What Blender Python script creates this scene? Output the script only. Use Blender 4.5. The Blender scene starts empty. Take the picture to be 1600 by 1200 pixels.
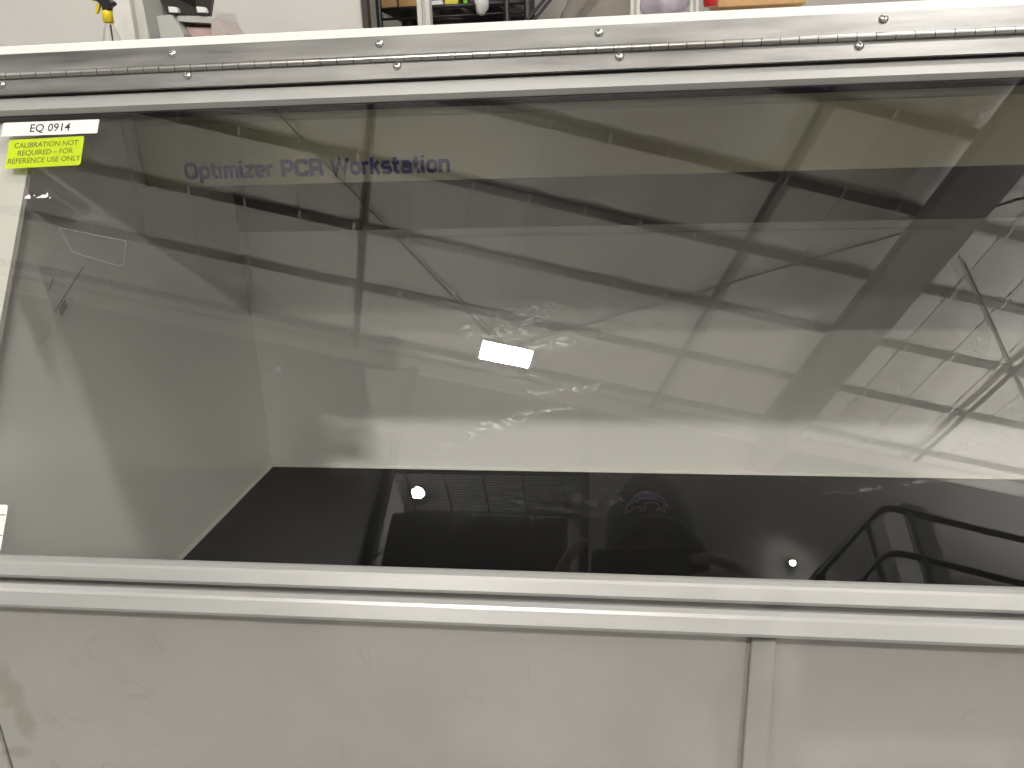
import bpy, bmesh, math, random
from mathutils import Vector, Matrix
random.seed(7)
R = math.radians
scene = bpy.context.scene

# ------------------------------------------------------------------ camera
F_PX, YAW, PITCH, ROLL, TILT, DIST = 1202.0, R(6.9), R(-18.0), R(1.9), R(30.7), 0.52
CAM = Vector((0, 0, 1.5))
fw = Vector((-math.sin(YAW) * math.cos(PITCH), math.cos(YAW) * math.cos(PITCH), math.sin(PITCH)))
rt0 = Vector((math.cos(YAW), math.sin(YAW), 0))
up0 = rt0.cross(fw)
rt = rt0 * math.cos(ROLL) - up0 * math.sin(ROLL)
up = up0 * math.cos(ROLL) + rt0 * math.sin(ROLL)
cd = bpy.data.cameras.new('camera')
cd.sensor_fit = 'HORIZONTAL'; cd.sensor_width = 36.0
cd.lens = 36.0 * F_PX / 1600.0
cd.clip_start = 0.002; cd.clip_end = 120
cam = bpy.data.objects.new('camera', cd)
scene.collection.objects.link(cam)
M = Matrix((rt, up, -fw)).transposed().to_4x4()
M.translation = CAM
cam.matrix_world = M
scene.camera = cam

# ------------------------------------------------------------------ light
world = bpy.data.worlds.new('World'); scene.world = world; world.use_nodes = True
bg = world.node_tree.nodes['Background']
bg.inputs[0].default_value = (1.0, 0.97, 0.93, 1); bg.inputs[1].default_value = 0.22
scene.view_settings.view_transform = 'Standard'
scene.view_settings.look = 'None'
scene.view_settings.exposure = 0.0
scene.view_settings.gamma = 1.0
scene.view_settings.use_curve_mapping = False
try:
    scene.cycles.max_bounces = 8; scene.cycles.diffuse_bounces = 3
    scene.cycles.glossy_bounces = 4; scene.cycles.transparent_max_bounces = 16
    scene.cycles.caustics_reflective = False; scene.cycles.caustics_refractive = False
    scene.cycles.use_denoising = True
    scene.cycles.sample_clamp_indirect = 6.0
except Exception:
    pass

# the hall's own axes: P runs along the purlins, S along the roof seams
TH = R(16.5)
S_ = Vector((-math.sin(TH), -math.cos(TH), 0)); P_ = Vector((math.cos(TH), -math.sin(TH), 0))
def hall(p, s, z): return P_ * p + S_ * s + Vector((0, 0, z))
def roof(s): return 10.7 + 0.0524 * s

LAMP_Z = 8.2
def hall_light(p, s, down, upw, z=LAMP_Z, sx=1.2, sy=0.5):
    """unseen high bay shining down, plus an uplight added to brighten the roof"""
    for (pw, flip, dz) in ((down, 0, 0), (upw, math.pi, .12)):  # second entry is an upward light added to brighten the roof
        l = bpy.data.lights.new('unseen_hall_light', 'AREA'); l.shape = 'RECTANGLE'; l.size = sx; l.size_y = sy
        l.energy = pw; l.color = (1.0, 0.97, 0.92)
        o = bpy.data.objects.new('unseen_hall_light', l); scene.collection.objects.link(o)
        o.location = hall(p, s, z+dz); o.rotation_euler = (flip, 0, -TH)
for (p, s, d, u) in ((-7.9, 9.2, 350, 30), (-6.5, .8, 60, 40), (3.12, -.04, 220, 60), (8.6, .8, 60, 520), (0.9, -6.5, 140, 100), (-8, -6.5, 140, 60), (12.2, 7.4, 800, 1150), (4.6, -6.5, 100, 60)):
    hall_light(p, s, d, u)

# ------------------------------------------------------------------ helpers
col = scene.collection
def tag(o, label=None, cat=None, group=None, kind=None):
    if label: o['label'] = label
    if cat: o['category'] = cat
    if group: o['group'] = group
    if kind: o['kind'] = kind
    return o
def empty(name, loc, label=None, cat=None, group=None, kind=None):
    o = bpy.data.objects.new(name, None); o.empty_display_size = 0.05
    o.location = loc; col.objects.link(o)
    return tag(o, label, cat, group, kind)
def link(name, me, parent=None, loc=(0, 0, 0), rot=(0, 0, 0), mats=None):
    o = bpy.data.objects.new(name, me); col.objects.link(o)
    o.parent = parent; o.location = loc; o.rotation_euler = rot
    if mats and not me.materials:
        for m in (mats if isinstance(mats, (list, tuple)) else [mats]): me.materials.append(m)
    return o
class MB:
    """collects verts / faces of one mesh"""
    def __init__(s): s.v = []; s.f = []; s.mi = []; s.sm = []
    def add(s, vs, fs, mi=0, smooth=False):
        n = len(s.v); s.v += [tuple(v) for v in vs]
        for f in fs:
            s.f.append(tuple(i + n for i in f)); s.mi.append(mi); s.sm.append(smooth)
        return s
    def box(s, a, b, mi=0):
        (x0, y0, z0), (x1, y1, z1) = a, b
        return s.add([(x0,y0,z0),(x1,y0,z0),(x1,y1,z0),(x0,y1,z0),(x0,y0,z1),(x1,y0,z1),(x1,y1,z1),(x0,y1,z1)],
                     [(3,2,1,0),(4,5,6,7),(0,1,5,4),(1,2,6,5),(2,3,7,6),(3,0,4,7)], mi)
    def prism(s, poly, axis, a, b, mi=0, smooth=False):
        """extrude a 2D polygon along axis ('x': (y,z); 'y': (x,z); 'z': (x,y)) from a to b"""
        def mk(q, t):
            return {'x': (t, q[0], q[1]), 'y': (q[0], t, q[1]), 'z': (q[0], q[1], t)}[axis]
        n = len(poly); vs = [mk(q, a) for q in poly] + [mk(q, b) for q in poly]
        fs = [tuple(range(n)), tuple(range(2*n-1, n-1, -1))]
        s.add(vs, fs, mi)
        k = len(s.v) - 2*n
        for i in range(n):
            j = (i+1) % n
            s.f.append((k+i, k+n+i, k+n+j, k+j)); s.mi.append(mi); s.sm.append(smooth)
        return s
    def tube(s, pts, r, seg=10, mi=0, caps=True):
        pts = [Vector(p) for p in pts]; rr = r if isinstance(r, (list, tuple)) else [r]*len(pts)
        ref = None; rings = []
        for i, p in enumerate(pts):
            d = (pts[min(i+1, len(pts)-1)] - pts[max(i-1, 0)]).normalized()
            if ref is None:
                ref = Vector((0,0,1)) if abs(d.z) < .9 else Vector((1,0,0))
            a = (ref - d*ref.dot(d)).normalized(); ref = a; b = d.cross(a)
            rings.append([p + (a*math.cos(2*math.pi*k/seg) + b*math.sin(2*math.pi*k/seg))*rr[i] for k in range(seg)])
        vs = [v for ring in rings for v in ring]; fs = []
        for i in range(len(pts)-1):
            for k in range(seg):
                fs.append((i*seg+k, i*seg+(k+1)%seg, (i+1)*seg+(k+1)%seg, (i+1)*seg+k))
        s.add(vs, fs, mi, True)
        if caps:
            n0 = len(s.v) - len(vs)
            s.f.append(tuple(n0+k for k in range(seg-1, -1, -1))); s.mi.append(mi); s.sm.append(False)
            e = n0 + (len(pts)-1)*seg
            s.f.append(tuple(e+k for k in range(seg))); s.mi.append(mi); s.sm.append(False)
        return s
    def lathe(s, prof, seg=20, c=(0,0,0), mi=0):
        vs = []; fs = []
        for (r, z) in prof:
            for k in range(seg):
                a = 2*math.pi*k/seg; vs.append((c[0]+r*math.cos(a), c[1]+r*math.sin(a), c[2]+z))
        for i in range(len(prof)-1):
            for k in range(seg):
                fs.append((i*seg+k, i*seg+(k+1)%seg, (i+1)*seg+(k+1)%seg, (i+1)*seg+k))
        return s.add(vs, fs, mi, True)
    def ball(s, c, r, seg=16, rings=10, mi=0):
        r = r if isinstance(r, (tuple, list)) else (r, r, r)
        vs = []; fs = []
        for i in range(rings+1):
            t = math.pi*i/rings
            for k in range(seg):
                a = 2*math.pi*k/seg
                vs.append((c[0]+r[0]*math.sin(t)*math.cos(a), c[1]+r[1]*math.sin(t)*math.sin(a), c[2]+r[2]*math.cos(t)))
        for i in range(rings):
            for k in range(seg):
                fs.append((i*seg+k, (i+1)*seg+k, (i+1)*seg+(k+1)%seg, i*seg+(k+1)%seg))
        return s.add(vs, fs, mi, True)
    def mesh(s, name='m', mats=None, weld=True):
        me = bpy.data.meshes.new(name); me.from_pydata(s.v, [], s.f); 
        for i, p in enumerate(me.polygons):
            p.material_index = s.mi[i]; p.use_smooth = s.sm[i]
        if weld:
            bm = bmesh.new(); bm.from_mesh(me)
            bmesh.ops.remove_doubles(bm, verts=bm.verts, dist=1e-7)
            bmesh.ops.recalc_face_normals(bm, faces=bm.faces); bm.to_mesh(me); bm.free()
        me.update()
        if mats:
            for m in (mats if isinstance(mats, (list, tuple)) else [mats]): me.materials.append(m)
        return me
    def build(s, name, mats, parent=None, loc=(0,0,0), rot=(0,0,0), bevel=0, shift=None, weld=True):
        if shift is not None:
            s.v = [(v[0]-shift[0], v[1]-shift[1], v[2]-shift[2]) for v in s.v]
        o = link(name, s.mesh(name, mats, weld), parent, loc, rot)
        if bevel:
            b = o.modifiers.new('bevel', 'BEVEL'); b.width = bevel; b.segments = 2
            b.limit_method = 'ANGLE'; b.angle_limit = R(35)
        return o

# ------------------------------------------------------------------ materials
def mat(name):
    m = bpy.data.materials.new(name); m.use_nodes = True
    nt = m.node_tree; b = nt.nodes['Principled BSDF']
    return m, nt, b
def plain(name, c, rough=.5, metal=0, spec=.5, var=.08, scale=12, bump=0.0, bscale=200, stretch=None):
    m, nt, b = mat(name)
    tc = nt.nodes.new('ShaderNodeTexCoord'); mp = nt.nodes.new('ShaderNodeMapping')
    if stretch: mp.inputs['Scale'].default_value = stretch
    nt.links.new(tc.outputs['Object'], mp.inputs[0])
    nz = nt.nodes.new('ShaderNodeTexNoise'); nz.inputs['Scale'].default_value = scale; nz.inputs['Detail'].default_value = 5
    nt.links.new(mp.outputs[0], nz.inputs['Vector'])
    rp = nt.nodes.new('ShaderNodeValToRGB')
    rp.color_ramp.elements[0].position = .3; rp.color_ramp.elements[1].position = .7
    rp.color_ramp.elements[0].color = tuple(x*(1-var) for x in c) + (1,)
    rp.color_ramp.elements[1].color = tuple(min(1, x*(1+var)) for x in c) + (1,)
    nt.links.new(nz.outputs[0], rp.inputs[0]); nt.links.new(rp.outputs[0], b.inputs['Base Color'])
    b.inputs['Roughness'].default_value = rough; b.inputs['Metallic'].default_value = metal
    b.inputs['Specular IOR Level'].default_value = spec
    if bump:
        n2 = nt.nodes.new('ShaderNodeTexNoise'); n2.inputs['Scale'].default_value = bscale; n2.inputs['Detail'].default_value = 3
        nt.links.new(mp.outputs[0], n2.inputs['Vector'])
        bp = nt.nodes.new('ShaderNodeBump'); bp.inputs['Strength'].default_value = bump; bp.inputs['Distance'].default_value = .001
        nt.links.new(n2.outputs[0], bp.inputs['Height']); nt.links.new(bp.outputs[0], b.inputs['Normal'])
    return m
def brushed(name, c, axis, rough=(.22, .42), metal=1.0, var=.12, fine=900, bump=.12, aniso=0.0):
    """metal with drawn lines along one axis and cloudy handling marks"""
    m, nt, b = mat(name); L = nt.links.new
    tc = nt.nodes.new('ShaderNodeTexCoord'); mp = nt.nodes.new('ShaderNodeMapping')
    sc = [fine]*3; sc['xyz'.index(axis)] = fine/70.0
    mp.inputs['Scale'].default_value = sc; L(tc.outputs['Object'], mp.inputs[0])
    nz = nt.nodes.new('ShaderNodeTexNoise'); nz.inputs['Scale'].default_value = 1; nz.inputs['Detail'].default_value = 4
    L(mp.outputs[0], nz.inputs['Vector'])
    mp2 = nt.nodes.new('ShaderNodeMapping'); sc2 = [60]*3; sc2['xyz'.index(axis)] = 9
    mp2.inputs['Scale'].default_value = sc2; L(tc.outputs['Object'], mp2.inputs[0])
    n2 = nt.nodes.new('ShaderNodeTexNoise'); n2.inputs['Scale'].default_value = 1; n2.inputs['Detail'].default_value = 6
    L(mp2.outputs[0], n2.inputs['Vector'])
    mx = nt.nodes.new('ShaderNodeMath'); mx.operation = 'ADD'; L(nz.outputs[0], mx.inputs[0]); L(n2.outputs[0], mx.inputs[1])
    rp = nt.nodes.new('ShaderNodeMapRange'); rp.inputs[1].default_value = .7; rp.inputs[2].default_value = 1.3
    rp.inputs[3].default_value = rough[0]; rp.inputs[4].default_value = rough[1]
    L(mx.outputs[0], rp.inputs[0]); L(rp.outputs[0], b.inputs['Roughness'])
    cr = nt.nodes.new('ShaderNodeValToRGB'); cr.color_ramp.elements[0].position = .3; cr.color_ramp.elements[1].position = .72
    cr.color_ramp.elements[0].color = tuple(x*(1-var) for x in c)+(1,); cr.color_ramp.elements[1].color = tuple(min(1, x*(1+var)) for x in c)+(1,)
    L(n2.outputs[0], cr.inputs[0]); L(cr.outputs[0], b.inputs['Base Color'])
    bp = nt.nodes.new('ShaderNodeBump'); bp.inputs['Strength'].default_value = bump; bp.inputs['Distance'].default_value = .0003
    L(nz.outputs[0], bp.inputs['Height']); L(bp.outputs[0], b.inputs['Normal'])
    b.inputs['Metallic'].default_value = metal
    if aniso:
        b.inputs['Anisotropic'].default_value = aniso
        tg = nt.nodes.new('ShaderNodeTangent'); tg.direction_type = 'RADIAL'; tg.axis = 'Z'; L(tg.outputs[0], b.inputs['Tangent']); b.inputs['Anisotropic Rotation'].default_value = .25
    return m
def emis(name, c, s):
    m, nt, b = mat(name); b.inputs['Base Color'].default_value = (.8, .8, .8, 1)
    b.inputs['Emission Color'].default_value = tuple(c)+(1,); b.inputs['Emission Strength'].default_value = s
    return m

m_hinge = brushed('hinge_steel', (.225, .222, .215), 'x', (.30, .48), 1, .30)
m_knuckle = brushed('hinge_knuckle_steel', (.42, .41, .39), 'x', (.26, .40), 1, .08, bump=.05)
m_screw = plain('screw_steel', (.62, .61, .59), .25, 1, var=.05)
m_recess_shade = plain('recess_shade_dark', (.06, .055, .05), .5, .6)  # painted shade for screw recesses and hinge gaps
m_rail = brushed('rail_satin_aluminium', (.375, .372, .362), 'x', (.30, .40), .25, .02, 700, .05)
m_white = plain('cabinet_white_laminate', (.80, .785, .75), .35, var=.02, scale=5)
m_inner = plain('cabinet_inner_white', (.90, .885, .845), .16, var=.02, scale=4, spec=.6)
m_flange = plain('flange_offwhite', (.60, .59, .55), .3, var=.03)
m_strip_white = plain('front_strip_white', (.72, .71, .68), .4, var=.02)
m_hood = plain('housing_grey_paint', (.50, .48, .42), .4, var=.05)
m_plate = brushed('housing_plate_brushed', (.62, .60, .45), 'x', (.30, .34), .5, .03, 1200, .0, .9)
m_strip = plain('back_strip_dark', (.13, .125, .11), .35, .3, var=.08)
m_black = plain('worktop_black', (.004, .004, .0045), .45, var=.3, scale=30, spec=.12)
m_navy = plain('lettering_navy', (.010, .014, .30), .35, var=.05)
m_gap = plain('gap_black_gasket', (.012, .012, .014), .6)
m_text = plain('print_black', (.015, .015, .018), .6)
m_lab = plain('label_white_film', (.80, .79, .76), .35, var=.02)
m_yel = plain('label_fluorescent_yellow', (.72, .86, .015), .45, var=.02)
def translucent(m, c):
    nt = m.node_tree; out = nt.nodes['Material Output']; b = nt.nodes['Principled BSDF']
    t = nt.nodes.new('ShaderNodeBsdfTranslucent'); t.inputs[0].default_value = c + (1,)
    x = nt.nodes.new('ShaderNodeMixShader'); x.inputs[0].default_value = .45
    nt.links.new(b.outputs[0], x.inputs[1]); nt.links.new(t.outputs[0], x.inputs[2]); nt.links.new(x.outputs[0], out.inputs['Surface'])
translucent(m_yel, (.80, .95, .02))
m_yeltext = plain('label_print_olive', (.10, .13, .01), .6)

# ---- lower front panel: off white laminate, handling smudges and a brown stain
def panel_material():
    m, nt, b = mat('front_panel_offwhite'); L = nt.links.new; N = nt.nodes.new
    tc = N('ShaderNodeTexCoord')
    n1 = N('ShaderNodeTexNoise'); n1.inputs['Scale'].default_value = 7; n1.inputs['Detail'].default_value = 6; n1.inputs['Roughness'].default_value = .6
    L(tc.outputs['Object'], n1.inputs['Vector'])
    r1 = N('ShaderNodeValToRGB'); r1.color_ramp.elements[0].position = .30; r1.color_ramp.elements[1].position = .72
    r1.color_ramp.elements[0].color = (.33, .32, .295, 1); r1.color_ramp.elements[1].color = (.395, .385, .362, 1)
    L(n1.outputs[0], r1.inputs[0])
    # scuffs: thin curved marks
    mp = N('ShaderNodeMapping'); mp.inputs['Scale'].default_value = (1, 1, .55); L(tc.outputs['Object'], mp.inputs[0])
    n2 = N('ShaderNodeTexNoise'); n2.inputs['Scale'].default_value = 13; n2.inputs['Detail'].default_value = 3; n2.inputs['Distortion'].default_value = 1.2
    L(mp.outputs[0], n2.inputs['Vector'])
    a = N('ShaderNodeMath'); a.operation = 'SUBTRACT'; a.inputs[1].default_value = .52; L(n2.outputs[0], a.inputs[0])
    ab = N('ShaderNodeMath'); ab.operation = 'ABSOLUTE'; L(a.outputs[0], ab.inputs[0])
    mr = N('ShaderNodeMapRange'); mr.inputs[1].default_value = 0; mr.inputs[2].default_value = .012; mr.inputs[3].default_value = 1; mr.inputs[4].default_value = 0
    L(ab.outputs[0], mr.inputs[0])
    n3 = N('ShaderNodeTexNoise'); n3.inputs['Scale'].default_value = 17; L(tc.outputs['Object'], n3.inputs['Vector'])
    m3 = N('ShaderNodeMapRange'); m3.inputs[1].default_value = .54; m3.inputs[2].default_value = .68; m3.inputs[4].default_value = .30
    L(n3.outputs[0], m3.inputs[0])
    mu = N('ShaderNodeMath'); mu.operation = 'MULTIPLY'; L(mr.outputs[0], mu.inputs[0]); L(m3.outputs[0], mu.inputs[1])
    mx = N('ShaderNodeMixRGB'); mx.inputs[2].default_value = (.20, .19, .165, 1); L(mu.outputs[0], mx.inputs[0]); L(r1.outputs[0], mx.inputs[1])
    # brown drip stain near the left end
    sx = N('ShaderNodeSeparateXYZ'); L(tc.outputs['Object'], sx.inputs[0])
    nd = N('ShaderNodeTexNoise'); nd.inputs['Scale'].default_value = 55; nd.inputs['Detail'].default_value = 7; nd.inputs['Roughness'].default_value = .65; nd.inputs['Distortion'].default_value = .8; L(tc.outputs['Object'], nd.inputs['Vector'])
    def ell(cx, cz, rx, rz):
        x = N('ShaderNodeMath'); x.operation = 'SUBTRACT'; x.inputs[1].default_value = cx; L(sx.outputs[0], x.inputs[0])
        x2 = N('ShaderNodeMath'); x2.operation = 'DIVIDE'; x2.inputs[1].default_value = rx; L(x.outputs[0], x2.inputs[0])
        z = N('ShaderNodeMath'); z.operation = 'SUBTRACT'; z.inputs[1].default_value = cz; L(sx.outputs[2], z.inputs[0])
        z2 = N('ShaderNodeMath'); z2.operation = 'DIVIDE'; z2.inputs[1].default_value = rz; L(z.outputs[0], z2.inputs[0])
        px = N('ShaderNodeMath'); px.operation = 'POWER'; px.inputs[1].default_value = 2; L(x2.outputs[0], px.inputs[0])
        pz = N('ShaderNodeMath'); pz.operation = 'POWER'; pz.inputs[1].default_value = 2; L(z2.outputs[0], pz.inputs[0])
        s = N('ShaderNodeMath'); s.operation = 'ADD'; L(px.outputs[0], s.inputs[0]); L(pz.outputs[0], s.inputs[1])
        w = N('ShaderNodeMath'); w.operation = 'MULTIPLY_ADD'; w.inputs[1].default_value = 4.2; w.inputs[2].default_value = -2.1; L(nd.outputs[0], w.inputs[0])
        t = N('ShaderNodeMath'); t.operation = 'ADD'; L(s.outputs[0], t.inputs[0]); L(w.outputs[0], t.inputs[1])
        r = N('ShaderNodeMapRange'); r.inputs[1].default_value = .1; r.inputs[2].default_value = 1.35; r.inputs[3].default_value = .48; r.inputs[4].default_value = 0
        L(t.outputs[0], r.inputs[0]); return r
    e1 = ell(-.440, 1.118, .0125, .022); e2 = ell(-.4335, 1.087, .009, .017); e3 = ell(-.447, 1.058, .012, .006)
    cur = mx
    for e in (e1, e2, e3):
        q = N('ShaderNodeMixRGB'); q.inputs[2].default_value = (.22, .195, .15, 1); L(e.outputs[0], q.inputs[0]); L(cur.outputs[0], q.inputs[1]); cur = q
    L(cur.outputs[0], b.inputs['Base Color'])
    b.inputs['Roughness'].default_value = .38
    return m
m_panel = panel_material()

# ---- the pane: clear sheet with its two real reflections, plus wiped smears and broad haze on its outer face
SMEARS = [  # u, v, length, width, angle, strength
    (-.070, .150, .030, .010, 8, 0.328), (-.050, .165, .026, .009, 25, 0.312), (-.095, .158, .016, .012, 60, 0.218),
    (-.040, .145, .045, .007, 12, 0.351), (-.062, .128, .032, .014, -20, 0.172), (-.020, .113, .050, .0048, 9, 0.390),
    (-.050, .093, .065, .0050, 14, 0.468), (-.085, .080, .034, .005, 18, 0.273), (.145, .082, .080, .014, 14, 0.078),
    (.215, .090, .075, .018, 14, 0.102), (.245, .078, .045, .007, 12, 0.240), (-.060, .030, .080, .014, 10, 0.055),
    (.000, .035, .055, .012, 12, 0.055), (.030, .044, .045, .008, 14, 0.027), (.140, .043, .032, .0020, 8, 0.240), (.185, .050, .052, .0022, 9, 0.300),
    (-.310, .275, .020, .012, 80, 0.125), (.270, .312, .035, .007, 5, 0.096), (-.235, .125, .022, .006, 30, 0.109),
    (.02, .16, .06, .016, 10, 0.078), (-.398, .247, .034, .010, 12, 0.234), (-.43, .21, .03, .012, 40, 0.078), (.08, .20, .09, .03, 12, 0.039), (-.16, .20, .08, .03, 12, 0.039),  # last two are broad faint haze patches
]
def glass_material():
    m, nt, b = mat('clear_pane'); nt.nodes.remove(b); L = nt.links.new; N = nt.nodes.new
    out = nt.nodes['Material Output']
    tr = N('ShaderNodeBsdfTransparent'); tr.inputs[0].default_value = (.99, .99, .982, 1)
    gl = N('ShaderNodeBsdfGlossy'); gl.inputs['Roughness'].default_value = 0.0
    fr = N('ShaderNodeFresnel')
    gm = N('ShaderNodeNewGeometry'); io = N('ShaderNodeMapRange'); io.inputs[3].default_value = 1.56; io.inputs[4].default_value = 1/1.56
    L(gm.outputs['Backfacing'], io.inputs[0]); L(io.outputs[0], fr.inputs['IOR'])   # a thin sheet: both faces reflect alike
    mix = N('ShaderNodeMixShader'); L(fr.outputs[0], mix.inputs[0]); L(tr.outputs[0], mix.inputs[1]); L(gl.outputs[0], mix.inputs[2])
    L(mix.outputs[0], out.inputs['Surface'])
    return m
def smear_material():
    """wiped film: patchy, scatters the lamp light a little; strength from the object's colour"""
    m, nt, b = mat('wiped_smear'); nt.nodes.remove(b); L = nt.links.new; N = nt.nodes.new
    out = nt.nodes['Material Output']; tc = N('ShaderNodeTexCoord'); oi = N('ShaderNodeObjectInfo')
    ln = N('ShaderNodeVectorMath'); ln.operation = 'LENGTH'; L(tc.outputs['Object'], ln.inputs[0])
    f = N('ShaderNodeMapRange'); f.inputs[1].default_value = .25; f.inputs[2].default_value = 1.0; f.inputs[3].default_value = 1; f.inputs[4].default_value = 0
    L(ln.outputs['Value'], f.inputs[0])
    geo = N('ShaderNodeNewGeometry'); mq = N('ShaderNodeMapping'); mq.inputs['Scale'].default_value = (1, 2.2, 2.2); L(geo.outputs['Position'], mq.inputs[0])
    nz = N('ShaderNodeTexNoise'); nz.inputs['Scale'].default_value = 105; nz.inputs['Detail'].default_value = 6; nz.inputs['Roughness'].default_value = .74; nz.inputs['Distortion'].default_value = .4
    L(mq.outputs[0], nz.inputs['Vector'])
    g = N('ShaderNodeMapRange'); g.inputs[1].default_value = .51; g.inputs[2].default_value = .72; L(nz.outputs[0], g.inputs[0])
    mu = N('ShaderNodeMath'); mu.operation = 'MULTIPLY'; L(f.outputs[0], mu.inputs[0]); L(g.outputs[0], mu.inputs[1])
    sc = N('ShaderNodeSeparateColor'); L(oi.outputs['Color'], sc.inputs[0])
    m2 = N('ShaderNodeMath'); m2.operation = 'MULTIPLY'; L(mu.outputs[0], m2.inputs[0]); L(sc.outputs[0], m2.inputs[1])
    tr = N('ShaderNodeBsdfTransparent')
    sg = N('ShaderNodeBsdfGlossy'); sg.inputs['Roughness'].default_value = .35; sg.inputs[0].default_value = (.30, .30, .30, 1)
    sd = N('ShaderNodeBsdfDiffuse'); sd.inputs[0].default_value = (.72, .72, .70, 1)
    sm = N('ShaderNodeMixShader'); sm.inputs[0].default_value = .5; L(sg.outputs[0], sm.inputs[1]); L(sd.outputs[0], sm.inputs[2])
    mx = N('ShaderNodeMixShader'); L(m2.outputs[0], mx.inputs[0]); L(tr.outputs[0], mx.inputs[1]); L(sm.outputs[0], mx.inputs[2])
    L(mx.outputs[0], out.inputs['Surface'])
    return m
m_smear = smear_material()
m_glass = glass_material()

# =================================================================== the hall (seen in the pane's reflection)
m_floor = plain('hall_floor_concrete', (.28, .27, .25), .35, var=.12, scale=1.5)
m_facing = plain('roof_insulation_facing', (.88, .86, .825), .55, var=.05, scale=2.0)
def tint(m):
    nt = m.node_tree; b = nt.nodes['Principled BSDF']; src = b.inputs['Base Color'].links[0].from_socket
    oi = nt.nodes.new('ShaderNodeObjectInfo'); mr = nt.nodes.new('ShaderNodeMapRange'); mr.inputs[3].default_value = .84; mr.inputs[4].default_value = 1.06
    nt.links.new(oi.outputs['Random'], mr.inputs[0]); mx = nt.nodes.new('ShaderNodeMixRGB'); mx.blend_type = 'MULTIPLY'; mx.inputs[0].default_value = 1
    nt.links.new(src, mx.inputs[1]); nt.links.new(mr.outputs[0], mx.inputs[2]); nt.links.new(mx.outputs[0], b.inputs['Base Color'])
tint(m_facing)
m_steel = plain('purlin_primer_brown', (.055, .05, .048), .5, var=.15)
m_rafter = plain('rafter_grey_paint', (.33, .325, .315), .45, var=.06)
m_strap = plain('purlin_strap_white', (.75, .73, .69), .5)
m_wall = plain('hall_wall_sheet', (.185, .184, .18), .5, var=.06)

tag(MB().box((-22, -24, -.2), (22, 16, 0)).build('floor', m_floor), kind='structure')

ceiling = MB()
SE0, SES, NS = -17.67, .868, 42        # seam positions along P
PU0, PUS = 9.52, 1.283                # purlin rows along S, counted back from the wall
rows = [PU0 - PUS*i for i in range(0, 19)]
ceil_root = empty('ceiling', (0, 0, 0), kind='structure')
# each roof bay between two seams is a strip of draped facing that sags a little between the purlins
def facing_mesh(p0, p1):
    mb = MB(); vs = []; fs = []
    ss = []
    for i in range(len(rows)-1):
        a, b = rows[i], rows[i+1]
        n = 4 if a > 2 else 2
        for k in range(n): ss.append((a+(b-a)*k/n, .03*math.sin(math.pi*k/n)))
    ss.append((rows[-1], 0)); ss.insert(0, (9.95, 0.0))
    for (s, sag) in ss:
        for q in range(5):
            t = q/4; sg = (sag+.012)*(1-.9*abs(2*t-1)**2) 
            vs.append(hall(p0+(p1-p0)*t, s, roof(s)-sg))
    for i in range(len(ss)-1):
        for q in range(4):
            fs.append((i*5+q, i*5+q+1, (i+1)*5+q+1, (i+1)*5+q))
    mb.add(vs, fs, 0, True); return mb
for i in range(NS):
    p0 = SE0 + i*SES
    facing_mesh(p0+.012, p0+SES-.012).build('ceiling_panel', m_facing, ceil_root, weld=False)
    sm = MB()
    a, b = hall(p0, 9.95, roof(9.95)-.02), hall(p0, rows[-1], roof(rows[-1])-.02)
    sm.add([a-P_*.02, a+P_*.02, b+P_*.02, b-P_*.02, a-P_*.02+Vector((0,0,.05)), a+P_*.02+Vector((0,0,.05)), b+P_*.02+Vector((0,0,.05)), b-P_*.02+Vector((0,0,.05))],
           [(0,1,2,3),(7,6,5,4),(0,4,5,1),(1,5,6,2),(2,6,7,3),(3,7,4,0)])
    sm.build('seam_batten', m_strap, ceil_root)
def bar(mb, a, b, w, h, side=None):
    """rectangular bar between two points, h measured downward from the line"""
    a, b = Vector(a), Vector(b); d = (b-a).normalized(); s = d.cross(Vector((0,0,1))).normalized()*w/2
    dn = Vector((0,0,-h))
    return mb.add([a-s, a+s, b+s, b-s, a-s+dn, a+s+dn, b+s+dn, b-s+dn], [(0,1,2,3),(7,6,5,4),(0,4,5,1),(1,5,6,2),(2,6,7,3),(3,7,4,0)])
strap_me = None
for i, s in enumerate(rows[:9]):
    z = roof(s) - .03
    pu = MB(); bar(pu, hall(-17, s, z), hall(18, s, z), .13, .035)
    bar(pu, hall(-17, s, z-.034), hall(18, s, z-.034), .15, .008)
    po = pu.build('purlin', m_steel, ceil_root)
    if i < 7:
        for k in range(NS):
            p = SE0 + k*SES
            if not -9 < p < 13: continue
            if strap_me is None:
                sb = MB(); sb.box((-.016, -.085, -.048), (.016, .085, -.043)); sb.box((-.016, .079, -.043), (.016, .085, 0)); sb.box((-.016, -.085, -.043), (.016, -.079, 0))
                strap_me = sb.mesh('strap', m_strap)
            link('strap', strap_me, po, hall(p, s, z), (0, 0, -TH))
for i, s in enumerate(rows[9:]):
    z = roof(s) - .03
    bar(MB(), hall(-17, s, z), hall(18, s, z), .13, .035).build('purlin', m_steel, ceil_root)
# main frames: deep tapered I beams along S
for p in (6.10, -13.2):
    rf = MB()
    bar(rf, hall(p, 9.9, roof(9.9)-.25), hall(p, -13, roof(-13)-.25), .30, .02)
    bar(rf, hall(p, 9.9, roof(9.9)-.27), hall(p, -13, roof(-13)-.27), .02, .80)
    bar(rf, hall(p, 9.9, roof(9.9)-1.07), hall(p, -13, roof(-13)-1.07), .30, .025)
    rf.build('rafter', m_rafter, ceil_root)
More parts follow.
